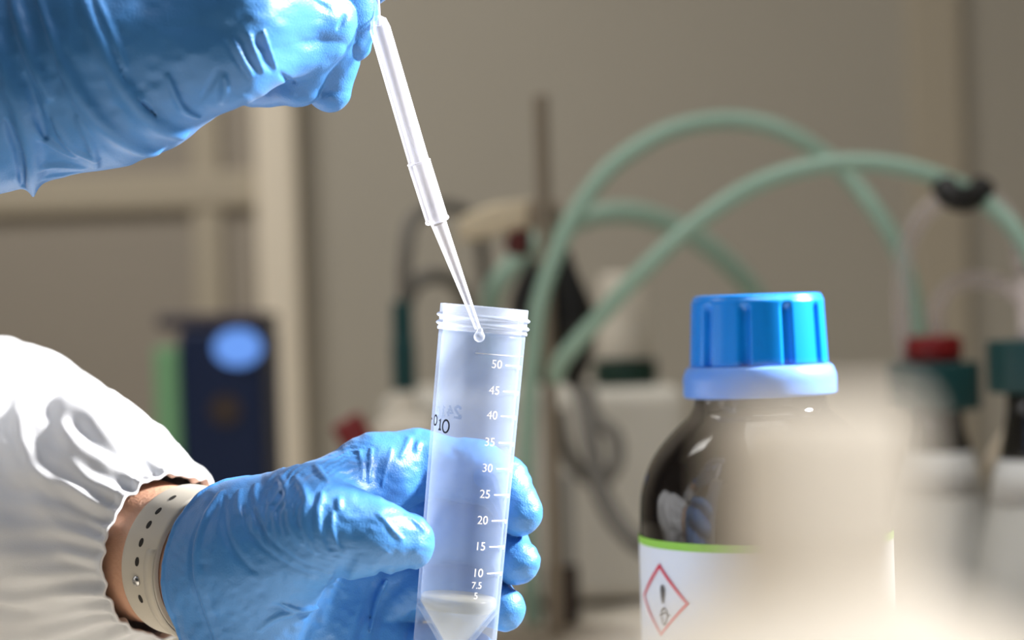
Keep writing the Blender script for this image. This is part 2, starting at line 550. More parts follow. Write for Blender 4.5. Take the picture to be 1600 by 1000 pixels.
# white canister with dark green base on the pump
YC = YP + 0.06
b = P(978, 604, YC); b[2] = P(830, 612, YP)[2]
s3 = YC / FPX
t = thing('filter_canister', 'pale canister with dark green base standing on the pump', 'canister', b)
zg = P(978, 562, YC)[2] - b[2]; zt = P(970, 428, YC)[2] - b[2]
obj('base', lathe(b, Z, rounded([(0, 0), (50 * s3, 0), (50 * s3, zg), (0, zg)], 0.003), 48, cap0=False, cap1=False), M['dgreen'], t)
obj('body', lathe(b, Z, rounded([(0, zg + .0002), (42 * s3, zg + .0002), (42 * s3, zg + 0.02), (38 * s3, zg + 0.03), (36 * s3, zt), (0, zt)], 0.004), 48, cap0=False, cap1=False), M['white'], t)

# green hoses
GR = 'green hoses arching over the bench'
YH = 1.24
def hose(pts, r, label):
    pth = catmull(pts)
    return tag(obj('silicone_hose', sweep(pth, r, 20), M['hose'], loc=pts[0]), label, 'hose', GR)
hose([P(834, 972, 1.315), P(828, 900, 1.305), P(822, 760, 1.288), P(826, 640, 1.280), P(832, 560, 1.272), P(844, 470, 1.265), P(876, 380, 1.26), P(916, 308, 1.26), P(968, 250, 1.26), P(1050, 203, 1.27), P(1145, 188, 1.28), P(1230, 208, 1.28), P(1310, 262, 1.28), P(1372, 335, 1.27), P(1412, 410, 1.27), P(1432, 500, 1.275), P(1442, 620, 1.28), P(1446, 820, 1.285), P(1450, 1015, 1.29)],
     0.0055, 'pale green hose forming the tallest and widest of the arches')
hose([P(868, 590, 1.26), P(880, 560, 1.24), P(935, 498, 1.22), P(1000, 428, 1.2), P(1080, 355, 1.19), P(1180, 289, 1.18), P(1290, 257, 1.18), P(1390, 258, 1.18), P(1480, 283, 1.18), P(1545, 320, 1.18), P(1595, 372, 1.17), P(1632, 450, 1.16), P(1640, 545, 1.15)],
     0.0054, 'pale green hose in the lower nearer arch passing the black tie')
hose([P(770, 560, 1.5), P(768, 470, 1.46), P(800, 415, 1.45), P(860, 366, 1.46), P(930, 336, 1.47), P(1000, 335, 1.48), P(1070, 362, 1.49), P(1130, 405, 1.5), P(1185, 470, 1.52), P(1210, 560, 1.55), P(1225, 700, 1.6), P(1228, 800, 1.66), P(1228, 830, 1.8)],
     0.0075, 'faint green hose in the small arch nearest the wall')
# grey cables
def cable(pts, r, label):
    tag(obj('cable', sweep(catmull(pts), r, 14), M['cable'], loc=pts[0]), label, 'cable', 'grey cables by the pump')
cable([P(905, 606, 1.42), P(915, 640, 1.40), P(925, 700, 1.38), P(940, 770, 1.36), P(975, 830, 1.34), P(1030, 872, 1.32), P(1080, 910, 1.34)], 0.0068, 'grey cable hanging in front of the pump towards the brown bottle')
cable([P(872, 640, 1.42), P(880, 690, 1.42), P(900, 730, 1.42), P(935, 752, 1.42), P(962, 725, 1.43), P(960, 680, 1.44), P(930, 655, 1.45), P(918, 608, 1.47)], 0.0055, 'grey cable looped on the face of the pump')

# ------------------------------------------------------------------ flasks on the right
def flask(px, Y, cap_py0, cap_py1, capr, baser, label, red, lab_y):
    b = on_bench(px, 800, Y)
    s = Y / FPX
    zz = lambda py: P(px, py, Y)[2] - BENCH
    t = thing('conical_flask', label, 'flask', b, 'conical flasks right of the brown bottle')
    zc0, zc1 = zz(cap_py1), zz(cap_py0)
    nk = capr * 0.62
    la, lb_ = zz(lab_y[0]), zz(lab_y[1])
    rb = lambda z: nk + (baser - nk) * max(0, min(1, (zc0 - 0.012 - z) / (zc0 - 0.03)))
    prof = [(0, 0), (baser * .94, 0), (rb(0.01), 0.012), (rb(lb_), lb_ - .0002)]
    obj('lower_body', lathe(b, Z, rounded(prof, 0.006), 64, cap0=False), M['flaskpale'], t)
    obj('label_band', lathe(b, Z, [(rb(lb_) + .0006, lb_), (rb(la) + .0006, la)], 64), M['flasklabel'], t)
    prof = [(rb(la), la + .0002), (rb(zc0 - 0.03), zc0 - 0.03), (rb(zc0 - .012), zc0 - 0.010), (nk, zc0 - .0002)]
    obj('shoulder', lathe(b, Z, rounded(prof, 0.006), 64), M['flaskdark'], t)
    def ribs(r, z, a): return r + (0.0005 if math.sin(a * 24) > 0 else 0) if r > capr * .9 else r
    obj('cap', lathe(b, Z, rounded([(0, zc0), (capr, zc0), (capr, zc1), (capr * .55, zc1), (0, zc1)], 0.002), 96, ribs, cap0=False, cap1=False), M['teal'], t)
    if red:
        obj('stopper', lathe(b, Z, rounded([(0, zc1 + .0002), (red, zc1 + .0002), (red * 1.06, zc1 + .008), (red, zc1 + .016), (0, zc1 + .016)], 0.003), 40, cap0=False, cap1=False), M['redpl'], t)
    return b, zc1
YA, YB = 1.20, 1.08
flask(1466, YA, 566, 640, 0.0270, 0.056, 'conical flask with teal cap and red stopper behind the white bottle', 0.0165, (704, 768))
flask(1622, YB, 530, 612, 0.0240, 0.046, 'conical flask with teal cap cut off by the right edge of the frame', 0, (716, 782))
rodp = [P(1590, 655, 1.098), P(1555, 704, 1.165), P(1520, 755, 1.238), P(1440, 866, 1.262), P(1320, 1034, 1.30)]  # added rod that takes the place of a bright reflection on dark glass
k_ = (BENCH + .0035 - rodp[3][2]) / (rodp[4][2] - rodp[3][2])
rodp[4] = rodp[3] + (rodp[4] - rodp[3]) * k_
tag(obj('streak_rod', sweep(catmull(rodp, 8), .0036, 16), M['trim'], loc=rodp[4]), 'pale rod standing in for a bright reflection streak between the flasks', 'rod')
# clear tubing arches between the flasks
GT = 'clear glass tubes over the flasks'
def arch(pts, r, label):
    tag(obj('glass_tube', sweep(catmull(pts), r, 20), M['glass'], loc=pts[0]), label, 'tube', GT)
arch([P(1418, 566, YA), P(1410, 500, YA), P(1413, 410, YA), P(1432, 350, YA), P(1470, 312, YA), P(1505, 300, YA), P(1550, 315, YA), P(1586, 360, YA - .01), P(1600, 430, YA - .02), P(1606, 531, YB + .005)], 0.0052, 'large clear glass tube arch from the capped flask up to the black tie')
arch([P(1466, 522, YA), P(1462, 490, YA), P(1478, 455, YA), P(1508, 438, YA), P(1545, 438, YA), P(1580, 455, YA - .01), P(1624, 490, YB + .02), P(1642, 531, YB + .005)], 0.0050, 'small clear glass tube arch over the red stopper')
c = P(1505, 305, 1.19)
t = thing('hose_tie', 'black rubber tie binding green hose to the glass arch', 'tie', c)
obj('band', sweep(catmull([P(1474, 290, 1.178), P(1486, 306, 1.172), P(1508, 312, 1.174), P(1527, 302, 1.18), P(1536, 292, 1.184)], 8), 0.0078, 16), M['black'], t)
obj('knot', lathe(P(1500, 322, 1.18), P(1510, 290, 1.18) - P(1500, 322, 1.18), rounded([(0, 0), (.008, .001), (.0085, .006), (0, .010)], .003), 20, cap0=False, cap1=False), M['black'], t)

# ------------------------------------------------------------------ brown reagent bottle
YR = 0.78
b = on_bench(1188, 640, YR)
sR = YR / FPX
t = thing('reagent_bottle', 'dark brown glass bottle with ribbed blue screw cap and white hazard label', 'bottle', b)
zR = lambda py: P(1186, py, YR)[2] - BENCH
RB = 194 * sR
prof = [(0, 0), (RB, 0), (RB, zR(800)), (RB * .985, zR(765)), (RB * .94, zR(735)), (RB * .87, zR(708)), (RB * .77, zR(683)), (RB * .66, zR(662)), (RB * .565, zR(645)), (RB * .53, zR(632)), (RB * .52, zR(614)), (RB * .4, zR(560)), (0, zR(560))]
obj('body', lathe(b, Z, rounded(prof, 0.008, 5), 96, cap0=False, cap1=False), M['amber'], t)
obj('pouring_ring', lathe(b, Z, rounded([(RB * .53, zR(618)), (119 * sR, zR(620)), (119 * sR, zR(586)), (112 * sR, zR(570)), (RB * .5, zR(570))], 0.0035, 6), 96, cap0=False, cap1=False), M['ring'], t)
z0, z1 = zR(569.5), zR(460)
def capr(r, z, a):
    if r < 80 * sR: return r
    f = (z - z0) / (z1 - z0)
    q = ((math.degrees(a) + 362 - 2) % 36) - 18
    d = math.exp(-(abs(q) / 4.2) ** 4)
    dep = 0.0022 * d * (1 if f < 0.8 else max(0, 1 - (f - 0.8) / 0.08))
    return r - dep
zs = [z0 + (z1 - z0) * k / 24 for k in range(25)]
prof = [(0.0, z0), (107 * sR, z0)]
for z in zs[1:-2]:
    prof.append(((107 - 5 * (z - z0) / (z1 - z0)) * sR, z))
prof += [(101.5 * sR, z1 - 0.0022), (100 * sR, z1 - 0.001), (97 * sR, z1 - 0.0002), (90 * sR, z1), (0, z1)]
obj('cap', lathe(b, Z, prof, 360, capr, cap0=False, cap1=False), M['bluecap'], t)
RL = RB + 0.0004
lab = obj('label', wrap(strip_flat(-1.9 * RL, 1.9 * RL, 0.012, zR(841), 80), b, Z, RL, 0, 0), M['label'], t)
obj('label_stripe', wrap(strip_flat(-1.9 * RL, 1.9 * RL, zR(841), zR(829), 80), b, Z, RL + .0001, 0, 0), M['green'], t)
# hazard diamond with its pictogram
a0, zc, hd, hh = math.radians(-61), zR(920), 0.0162, 0.0142
def ringdiamond(h0, v0, h1, v1):
    pts = []
    for (h, v) in ((h0, v0), (h1, v1)):
        for k in range(4):
            p, q = [(0, v), (h, 0), (0, -v), (-h, 0)][k], [(0, v), (h, 0), (0, -v), (-h, 0)][(k + 1) % 4]
            for i in range(10):
                pts.append((p[0] + (q[0] - p[0]) * i / 10, p[1] + (q[1] - p[1]) * i / 10))
    n = 40
    return np.array(pts), [(i, (i + 1) % n, n + (i + 1) % n, n + i) for i in range(n)]
dm = obj('hazard_diamond', wrap(ringdiamond(hd, hh, hd - .002, hh - .0019), b, Z, RL + .0003, a0, zc), M['red'], lab)
club = [(-.0009, .0058), (.0006, .0062), (.0018, .0048), (.0016, .002), (.0009, -.0008), (-.0002, -.0012), (-.0010, .001), (-.0014, .004)]
dot = [(0, -.0026), (.0018, -.0044), (.0012, -.0075), (-.0002, -.0092), (-.0016, -.0072), (-.002, -.0044)]
picto = join(wrap((np.array(club), [tuple(range(8))]), b, Z, RL + .0003, a0 + .03, zc), wrap(stroke_flat(catmull([(*p, 0) for p in dot + dot[:1]], 5)[:, :2], .0008), b, Z, RL + .0003, a0 + .05, zc),
             wrap(stroke_flat([(-.003, -.006), (0, -.0045), (.0035, -.0055)], .0007), b, Z, RL + .0003, a0 + .05, zc))
obj('hazard_pictogram', picto, M['ink'], lab, smooth=False)

# ------------------------------------------------------------------ blurred white bottle close to the lens
YF = 0.21
b = on_bench(1283, 760, YF)
sF = YF / FPX
t = thing('plastic_bottle', 'blurred white plastic bottle nearest the camera, hiding the brown bottle', 'bottle', b)
zF = lambda py: P(1272, py, YF)[2] - BENCH
obj('body', lathe(b, Z, rounded([(0, 0), (.034, 0), (.034, zF(1250)), (.030, zF(1070)), (.0205, zF(1000)), (.0115, zF(930)), (.0092, zF(890))], 0.006, 6), 64, cap0=False), M['whitebottle'], t)
def ribs2(r, z, a): return r - .0002 * (1 + math.cos(a * 40)) if r > .0095 else r
obj('cap', lathe(b, Z, rounded([(.0085, zF(890) + .0001), (.0107, zF(890) + .0001), (.0103, zF(626)), (0, zF(624))], .002, 5), 160, ribs2, cap0=False, cap1=False), M['whitebottle'], t)

# ------------------------------------------------------------------ centrifuge tube
YT = 0.68
sT = YT / FPX
top, bot = P(757, 479, YT), P(709, 1024, YT)
AX = top - bot
LT = np.linalg.norm(AX)
AX = AX / LT
def tl(py):                      # distance along the tube for a photograph row
    return (1 - (py - 479) / (1024 - 479)) * LT
R1, R0 = 68.0 * sT, 64.5 * sT
Rt = lambda z: R0 + (R1 - R0) * z / tl(525)
t = thing('centrifuge_tube', 'clear graduated plastic centrifuge tube held upright in the lower gloved hand', 'tube', bot)
th = 0.0011
out = [(R0 - th, 0), (R0, 0)] + [(Rt(z), z) for z in np.linspace(.002, tl(527), 12)]
out += [(R1, tl(520)), (R1 - .5 * th, tl(519.8))]
zcone = tl(944)
inn = [(R1 - 1.3 * th, tl(519.8)), (R1 - 1.3 * th, tl(521))] + [(Rt(z) - th, z) for z in np.linspace(tl(530), zcone, 10)]
apex = tl(1020)
cone = [(Rt(zcone) - th, zcone), (0.0022, apex + .0006), (0, apex)]
inn = inn[:-1] + cone
body = lathe(bot, AX, out + inn, 128, cap0=False, cap1=False)
obj('body', body, M['tube'], t)
pn = [(R1 - .3 * th, tl(519.6)), (70.5 * sT, tl(519.4)), (70.8 * sT, tl(516))]
for py in (509, 496.5):
    pn += [(69 * sT, tl(py + 4)), (71 * sT, tl(py + 3)), (73.2 * sT, tl(py + 1.2)), (73.2 * sT, tl(py - 1.2)), (71 * sT, tl(py - 3)), (69 * sT, tl(py - 4))]
pn += [(69 * sT, tl(480)), (68 * sT, tl(479)), (66 * sT, tl(479)), (65.5 * sT, tl(481)), (R1 - 1.3 * th, tl(519.6))]
obj('threaded_neck', lathe(bot, AX, pn, 128, cap0=False, cap1=False), M['neck'], t)
# under side of the cone and the skirt
obj('cone_wall', lathe(bot, AX, [(Rt(zcone) - .0001, zcone - .0012), (0.003, apex - .0006), (0, apex - .001)], 96, cap0=False, cap1=False), M['tube'], t)
# seam line, graduations and numbers
RP = lambda z: Rt(z) + .00008
geo = []
rows = dict(zip((50, 45, 40, 35, 30, 25, 20, 15, 10), (563, 603, 641, 682, 722, 762, 802, 842, 883)))
for n, py in rows.items():
    z = tl(py + 3)
    geo.append(wrap(text_flat(str(n), .0040), bot, AX, RP(z), math.radians(24), z))
    geo.append(wrap(strip_flat(math.radians(37) * R1, math.radians(66) * R1, -.0002, .0002, 16), bot, AX, RP(z), 0, z))
    geo.append(wrap(strip_flat(math.radians(66) * R1, math.radians(72) * R1, -.0009, .0003, 6), bot, AX, RP(z), 0, z - .0002))
z = tl(905); geo.append(wrap(text_flat('7.5', .0032), bot, AX, RP(z), math.radians(24), z))
z = tl(921); geo.append(wrap(text_flat('5', .0032), bot, AX, RP(z), math.radians(24), z))
z = tl(551); geo.append(wrap(strip_flat(-.1 * R1, math.radians(78) * R1, -.00011, .00011, 40), bot, AX, RP(z), 0, z))
obj('graduation_marks', join(*geo), M['print_'], t, smooth=False)
# felt pen writing that runs from the far side round to the front
def glyph(ch, s):
    if ch == '0':
        return [[(s * .34 * math.sin(q), s * .5 * math.cos(q)) for q in np.linspace(-.4, 2 * PI + .15, 24)]]
    if ch == '1':
        return [[(-s * .22, s * .28), (0, s * .5), (-.02 * s, 0), (0, -s * .5)], [(-s * .22, -s * .5), (s * .2, -s * .5)]]
    if ch == '2':
        return [[(*p,) for p in catmull([(-s * .3, s * .28, 0), (0, s * .5, 0), (s * .26, s * .25, 0), (0, -s * .1, 0), (-s * .32, -s * .5, 0), (s * .36, -s * .46, 0)], 5)[:, :2]]]
    if ch == '4':
        return [[(s * .1, s * .5), (-s * .1, s * .1), (-s * .34, -s * .2), (0, -s * .2), (s * .36, -s * .18)], [(s * .16, s * .2), (s * .14, -s * .5)]]
    return [[(-s * .2, 0), (s * .2, .0)]]
geo = []
for ch, deg, py, s in (('2', -155, 649, .0040), ('4', -143, 648, .0038), ('1', -131, 649, .0036), ('0', -119, 651, .0036), ('-', -78, 659, .0034), ('0', -62, 660, .0033), ('1', -49.5, 665, .0036), ('0', -39, 667, .0042)):
    z = tl(py)
    for st in glyph(ch, s):
        geo.append(wrap(stroke_flat(st, .00062 if deg > -90 else .0009), bot, AX, RP(z) + .00004, math.radians(deg), z))
tag(obj('handwriting', join(*geo), M['ink'], t, smooth=False), 'black felt pen writing')

# cloudy liquid in the cone
zs_ = tl(931)
tag(obj('liquid', lathe(bot, AX, [(0, apex + .0012), (0.0022, apex + .0018), (Rt(zcone) - th - .0003, zcone + .0003), (Rt(zs_) - th - .0003, zs_ - .0006), (Rt(zs_) - th - .0007, zs_), (0, zs_ - .0003)], 96, cap0=False, cap1=False), M['liquid'], loc=bot), 'cloudy cream liquid in the pointed bottom of the tube', 'liquid')

# ------------------------------------------------------------------ transfer pipette and its drop
YQ = 0.68
A, B_ = P(590, 32, YQ), P(655, 255, YQ)
C_, D_ = P(684, 347, YQ), P(747, 514, YQ)
t = thing('pipette', 'white see-through dropping pipette pinched in the upper hand, tip inside the tube', 'pipette', P(640, 200, YQ))
ax = (D_ - A) / np.linalg.norm(D_ - A)
def along(a, b, prof, seg=48):
    L = np.linalg.norm(b - a)
    return lathe(a, b - a, [(r, k * L) for r, k in prof], seg, cap0=False, cap1=False)
k = .0035
obj('barrel', along(A, B_, [(.0012, -.03), (.0030, 0), (.0036, .06), (.0036, .985), (.0041, .99), (.0041, 1.0), (.0024, 1.0), (.0024, .05), (.0012, .0)]), M['pip'], t)
obj('sleeve', along(B_, C_, [(.0026, .004), (.0040, .004), (.0039, .93), (.0042, .95), (.0042, .985), (.0036, 1.01), (.0024, 1.01), (.0024, .02)]), M['pip'], t)
obj('tip', along(C_ - ax * .004, D_, [(.0030, .06), (.0027, .12), (.0013, .82), (.0011, 1.0), (.0006, 1.0), (.0008, .8), (.0018, .12)]), M['pip'], t)
obj('neck', sweep([P(589, 40, YQ), P(588, 10, YQ), P(586, -20, YQ)], .0013, 24), M['pip'], t)
N0, N1 = P(586, -18, YQ), P(575, -170, YQ)
obj('bulb', along(N0, N1, rounded([(.0015, 0), (.0030, .05), (.0062, .2), (.0062, .85), (.003, .98), (0, 1)], .004), 40), M['pip'], t)
c = P(749, 526, YQ)
tag(obj('liquid_drop', lathe(c - AX * .0019, AX, [(.0019 * math.sin(q), .0019 * (1 - math.cos(q))) if q < 2.4 else (.0019 * math.sin(2.4) * (1 - (q - 2.4) * .55), .0019 * (1 - math.cos(2.4)) + (q - 2.4) * .002) for q in np.linspace(.001, PI, 16)], 32, cap0=False, cap1=False), M['drop'], loc=c), 'clear drop hanging from the pipette tip inside the tube', 'drop')

# ------------------------------------------------------------------ hands: smooth signed-distance bodies turned into meshes
def rc(p, a, b, ra, rb):
    ba = (b - a).astype(np.float32)
    pa = p - a.astype(np.float32)
    h = np.clip((pa @ ba) / float(ba @ ba + 1e-12), 0, 1)
    d = pa - h[:, None] * ba
    return np.sqrt((d * d).sum(1)) - (ra + (rb - ra) * h)

def smin(a, b, k):
    h = np.maximum(k - np.abs(a - b), 0) / k
    return np.minimum(a, b) - h * h * k * 0.25

def chain(p, pts, rad, k=0.004):
    f = None
    for i in range(len(pts) - 1):
        d = rc(p, pts[i], pts[i + 1], rad[i], rad[i + 1])
        f = d if f is None else smin(f, d, k)
    return f

def vnoise(x, y, seed=0):
    """smooth 2D value noise in -1..1"""
    xi, yi = np.floor(x).astype(np.int64), np.floor(y).astype(np.int64)
    fx, fy = x - xi, y - yi
    fx, fy = fx * fx * (3 - 2 * fx), fy * fy * (3 - 2 * fy)
    def h(i, j):
        n = (i * 374761393 + j * 668265263 + seed * 1274126177) & 0xFFFFFFFF
        n = ((n ^ (n >> 13)) * 1274126177) & 0xFFFFFFFF
        return ((n ^ (n >> 16)) & 0xFFFF) / 32767.5 - 1
    return (h(xi, yi) * (1 - fx) + h(xi + 1, yi) * fx) * (1 - fy) + (h(xi, yi + 1) * (1 - fx) + h(xi + 1, yi + 1) * fx) * fy

def nets(lo, hi, step, fn, coarse=4):
    """surface nets over a box; the fine field is only worked out near the surface"""
    lo = np.array(lo)
    n = (np.ceil((np.array(hi) - lo) / (step * coarse)).astype(int) + 1)
    cs = step * coarse
    gx = [lo[i] + cs * (np.arange(n[i]) + 0.5) - step * .5 for i in range(3)]
    G = np.stack(np.meshgrid(*gx, indexing='ij'), -1).reshape(-1, 3).astype(np.float32)
    Fc = fn(G, False).reshape(n)
    near = np.abs(Fc) < cs * 2.0
    Ff = np.repeat(np.repeat(np.repeat(Fc, coarse, 0), coarse, 1), coarse, 2).astype(np.float32)
    mask = np.repeat(np.repeat(np.repeat(near, coarse, 0), coarse, 1), coarse, 2)
    idx = np.argwhere(mask)
    pts = (lo + idx * step).astype(np.float32)
    Ff[mask] = fn(pts, True)
    ins = Ff < 0
    c8 = [(i, j, k) for i in (0, 1) for j in (0, 1) for k in (0, 1)]
    sh = np.array(Ff.shape) - 1
    cnt = np.zeros(sh, np.int8)
    for i, j, k in c8:
        cnt += ins[i:i + sh[0], j:j + sh[1], k:k + sh[2]]
    act = (cnt > 0) & (cnt < 8)
    ci = np.argwhere(act)
    vals = np.stack([Ff[ci[:, 0] + i, ci[:, 1] + j, ci[:, 2] + k] for i, j, k in c8], 1)
    acc = np.zeros((len(ci), 3)); num = np.zeros(len(ci))
    for a in range(8):
        for b_ in range(a + 1, 8):
            da = np.array(c8[b_]) - np.array(c8[a])
            if np.abs(da).sum() != 1: continue
            va, vb = vals[:, a], vals[:, b_]
            cr = (va < 0) != (vb < 0)
            tt = np.where(cr, va / np.where(cr, va - vb, 1), 0)
            acc += np.where(cr[:, None], np.array(c8[a]) + tt[:, None] * da, 0)
            num += cr
    V = lo + (ci + acc / num[:, None]) * step
    vid = np.full(sh, -1, np.int64)
    vid[act] = np.arange(len(ci))
    Q = []
    for ax_ in range(3):
        o1, o2 = (ax_ + 1) % 3, (ax_ + 2) % 3
        sl0 = [slice(None)] * 3; sl1 = [slice(None)] * 3
        sl0[ax_] = slice(0, -1); sl1[ax_] = slice(1, None)
        a, b_ = ins[tuple(sl0)], ins[tuple(sl1)]
        e = np.argwhere(a != b_)
        ok = (e[:, o1] > 0) & (e[:, o2] > 0) & (e[:, o1] < sh[o1]) & (e[:, o2] < sh[o2])
        e = e[ok]
        flip = ~a[e[:, 0], e[:, 1], e[:, 2]]
        def at(d1, d2):
            q = e.copy(); q[:, o1] += d1; q[:, o2] += d2
            return vid[q[:, 0], q[:, 1], q[:, 2]]
        quad = np.stack([at(-1, -1), at(0, -1), at(0, 0), at(-1, 0)], 1)
        quad[flip] = quad[flip][:, ::-1]
        Q.append(quad)
    Q = np.concatenate(Q)
    Q = Q[(Q >= 0).all(1)]
    return V, Q

def project(base, pxs, y0=0.58, y1=0.74):
    """where lines of sight through the given photograph places meet a body"""
    pxs = np.array(pxs, float)
    d0 = np.array([P(x, y, 1.0) - CAM for x, y in pxs])
    tt = np.full(len(pxs), y0)
    best = tt.copy(); bd = np.full(len(pxs), 9.0)
    for _ in range(120):
        f = base((CAM + d0 * tt[:, None]).astype(np.float32))
        better = f < bd
        best = np.where(better & (bd > 0.0003), tt, best); bd = np.where(better, f, bd)
        tt = np.minimum(tt + np.clip(f * .7, 0, .01) + 1e-5, y1)
    return CAM + d0 * best[:, None]

class Fold:
    def __init__(self, base, pts, r, sink=0.3, n=6, off=0.0):
        p2 = catmull([(x, y, 0) for x, y in pts], n)[:, :2]
        self.p = project(base, p2)
        for _ in range(3):
            self.p[1:-1] = .25 * self.p[:-2] + .5 * self.p[1:-1] + .25 * self.p[2:]
        self.r = abs(r); self.groove = r < 0
        s = np.linspace(0, 1, len(self.p))
        self.rs = self.r * (0.25 + 0.75 * np.sin(PI * np.clip(s, 0, 1)) ** .6)
        self.p = self.p + np.array([0, 1.0, 0]) * (self.r * sink if not self.groove else -self.r * sink)
        self.lo, self.hi = self.p.min(0) - self.r * 4, self.p.max(0) + self.r * 4
    def apply(self, p, f):
        m = ((p > self.lo) & (p < self.hi)).all(1)
        if not m.any(): return f
        q = p[m]
        d = None
        for i in range(len(self.p) - 1):
            e = rc(q, self.p[i], self.p[i + 1], self.rs[i], self.rs[i + 1])
            d = e if d is None else np.minimum(d, e)
        g = f[m]
        f = f.copy()
        if self.groove:
            f[m] = -smin(-g, d, self.r * 1.6)
        else:
            f[m] = smin(g, d, self.r * 2.2)
        return f

mm = 0.001
# ---- lower hand (left hand, palm towards the viewer, gripping the tube)
W0 = P(340, 885, .697)
DA = np.array([-.72, .68, .08]); DA /= np.linalg.norm(DA)
def mk(*q):
    return [P(x, y, z) for x, y, z in q], None
def low_base(p):
    wrist = chain(p, [W0 + DA * .03, W0 - DA * .006, P(410, 888, .69)], [25.2 * mm, 25.2 * mm, 25 * mm], 10 * mm)
    palm = wrist
    for a, b_, ra, rb in ((P(392, 838, .69), P(588, 748, .704), 17, 13), (P(392, 880, .695), P(592, 838, .716), 17, 13), (P(392, 930, .695), P(585, 925, .716), 17, 12.5),
                          (P(392, 985, .69), P(560, 1012, .712), 17, 12), (P(392, 1000, .686), P(535, 1010, .704), 17, 14)):
        palm = smin(palm, rc(p, a, b_, ra * mm, rb * mm), 14 * mm)
    palm = smin(palm, rc(p, P(405, 868, .676), P(505, 830, .664), 20 * mm, 14.5 * mm), 16 * mm)       # ball of the thumb
    palm = smin(palm, rc(p, P(490, 780, .680), P(590, 752, .697), 10 * mm, 8 * mm), 14 * mm)          # web
    fingers = [
        ([P(505, 828, .662), P(582, 838, .660), P(634, 847, .6635)], [14, 11.8, 10.0], 12, 4),                                  # thumb
        ([P(585, 742, .704), P(650, 724, .7095), P(742, 736, .7065), P(784, 754, .7015), P(811, 800, .6935)], [13, 11.6, 10.6, 9.2, 8.3], 9, 4),
        ([P(590, 832, .714), P(665, 828, .713), P(740, 834, .7105), P(784, 856, .705), P(807, 878, .6955)], [13, 12, 10.6, 9, 8.2], 8, 4),
        ([P(582, 920, .714), P(655, 918, .714), P(725, 924, .7105), P(764, 938, .704), P(788, 952, .6945)], [12.5, 11, 9.6, 8.4, 7.6], 8, 4),
        ([P(560, 1012, .712), P(690, 1012, .709), P(735, 1022, .703), P(755, 1034, .696)], [10.5, 8, 7.6, 6.8], 8, 4),
    ]
    f = palm
    for pts, rad, k, kc in fingers:
        ch = chain(p, pts, [r * mm for r in rad], kc * mm)
        f = np.minimum(f, smin(palm, ch, k * mm))
    return f
low_folds = []
for pts, r in (
    ([(437, 745), (447, 763), (450, 790), (454, 816), (470, 848)], .9), ([(461, 745), (474, 765), (479, 785), (476, 800), (478, 830), (492, 862)], .9),
    ([(493, 727), (502, 740), (512, 752)], .8), ([(503, 770), (500, 785), (496, 800), (500, 840), (515, 868)], .8), ([(530, 778), (529, 795)], .7), ([(520, 800), (518, 825), (526, 850), (540, 868)], .6),
    ([(400, 756), (398, 775), (408, 805), (420, 832)], .7), ([(375, 765), (372, 790), (385, 820)], .6), ([(418, 765), (424, 800), (436, 835)], .5),
    ([(350, 775), (352, 830), (372, 870), (400, 895)], -.9), ([(378, 792), (386, 826), (410, 856), (450, 884), (500, 902)], -.7), ([(395, 796), (405, 822), (428, 850), (470, 880), (515, 893)], -.6),
    ([(404, 808), (415, 836)], -.6), ([(338, 775), (312, 815), (299, 850), (300, 900), (312, 940), (330, 1000)], -1.0), ([(345, 770), (322, 805), (308, 850), (308, 900), (322, 950), (340, 1000)], 1.0),
    ([(561, 705), (566, 728), (566, 750)], .5), ([(580, 700), (578, 728), (576, 752)], .5), ([(597, 705), (590, 732), (586, 756)], -.6), ([(612, 700), (602, 736), (597, 758)], .5), ([(640, 684), (634, 700), (626, 714)], .7), ([(655, 690), (650, 704)], .7),
    ([(548, 872), (530, 905), (505, 945), (478, 1000)], -2.0), ([(596, 894), (580, 930), (565, 965), (550, 1005)], -1.5), ([(640, 893), (612, 925), (590, 960), (582, 1005)], -2.2), ([(648, 960), (635, 985), (630, 1010)], -1.4),
    ([(612, 893), (590, 935), (578, 990)], .8), ([(424, 950), (450, 950), (485, 962), (500, 975)], -1.2), ([(440, 945), (470, 955), (500, 950)], .8), ([(405, 985), (430, 965), (460, 960)], .7),
    ([(590, 803), (600, 812), (615, 830), (628, 842)], .6), ([(635, 806), (648, 815), (662, 828)], .6), ([(655, 862), (664, 860), (672, 864)], -.35),
):
    low_folds.append(Fold(low_base, pts, r * mm))
def low_fn(p, fine):
    f = low_base(p)
    if fine:
        x, y = to_px(p)
        dx, dy = x - 566, (y - 805) / .74
        rho = np.sqrt(dx * dx + dy * dy)
        ph = rho / 11 + 1.3 * vnoise(x / 55, y / 55, 3) + .35 * vnoise(x / 16, y / 16, 5)
        w = (0.5 + 0.5 * np.sin(2 * PI * ph)) ** 2
        mask = np.clip((rho - 62) / 30, 0, 1) * np.clip((190 - rho) / 50, 0, 1) * np.clip((590 - x) / 60, 0, 1) * np.clip((.70 - p[:, 1]) / .008, 0, 1)
        mod = np.clip(.65 + .7 * vnoise(x / 40 + 9, y / 40, 7), .12, 1.2)
        f = f - .0006 * w * mask * mod
        f = f - .0003 * vnoise(x / 34, y / 22, 11) - .0002 * vnoise(x / 11, y / 9, 12)
        for fo in low_folds:
            f = fo.apply(p, f)
    q = p - W0.astype(np.float32)
    e = q @ DA.astype(np.float32) + .0050 - .0005 * np.sin(p[:, 2] * 110)
    if fine:                                           # rolled bead round the cuff opening
        f = np.where(np.abs(e + .0010) < .0012, f - .0007 * np.cos((e + .0010) / .0012 * 1.57), f)
    return np.maximum(f, e)

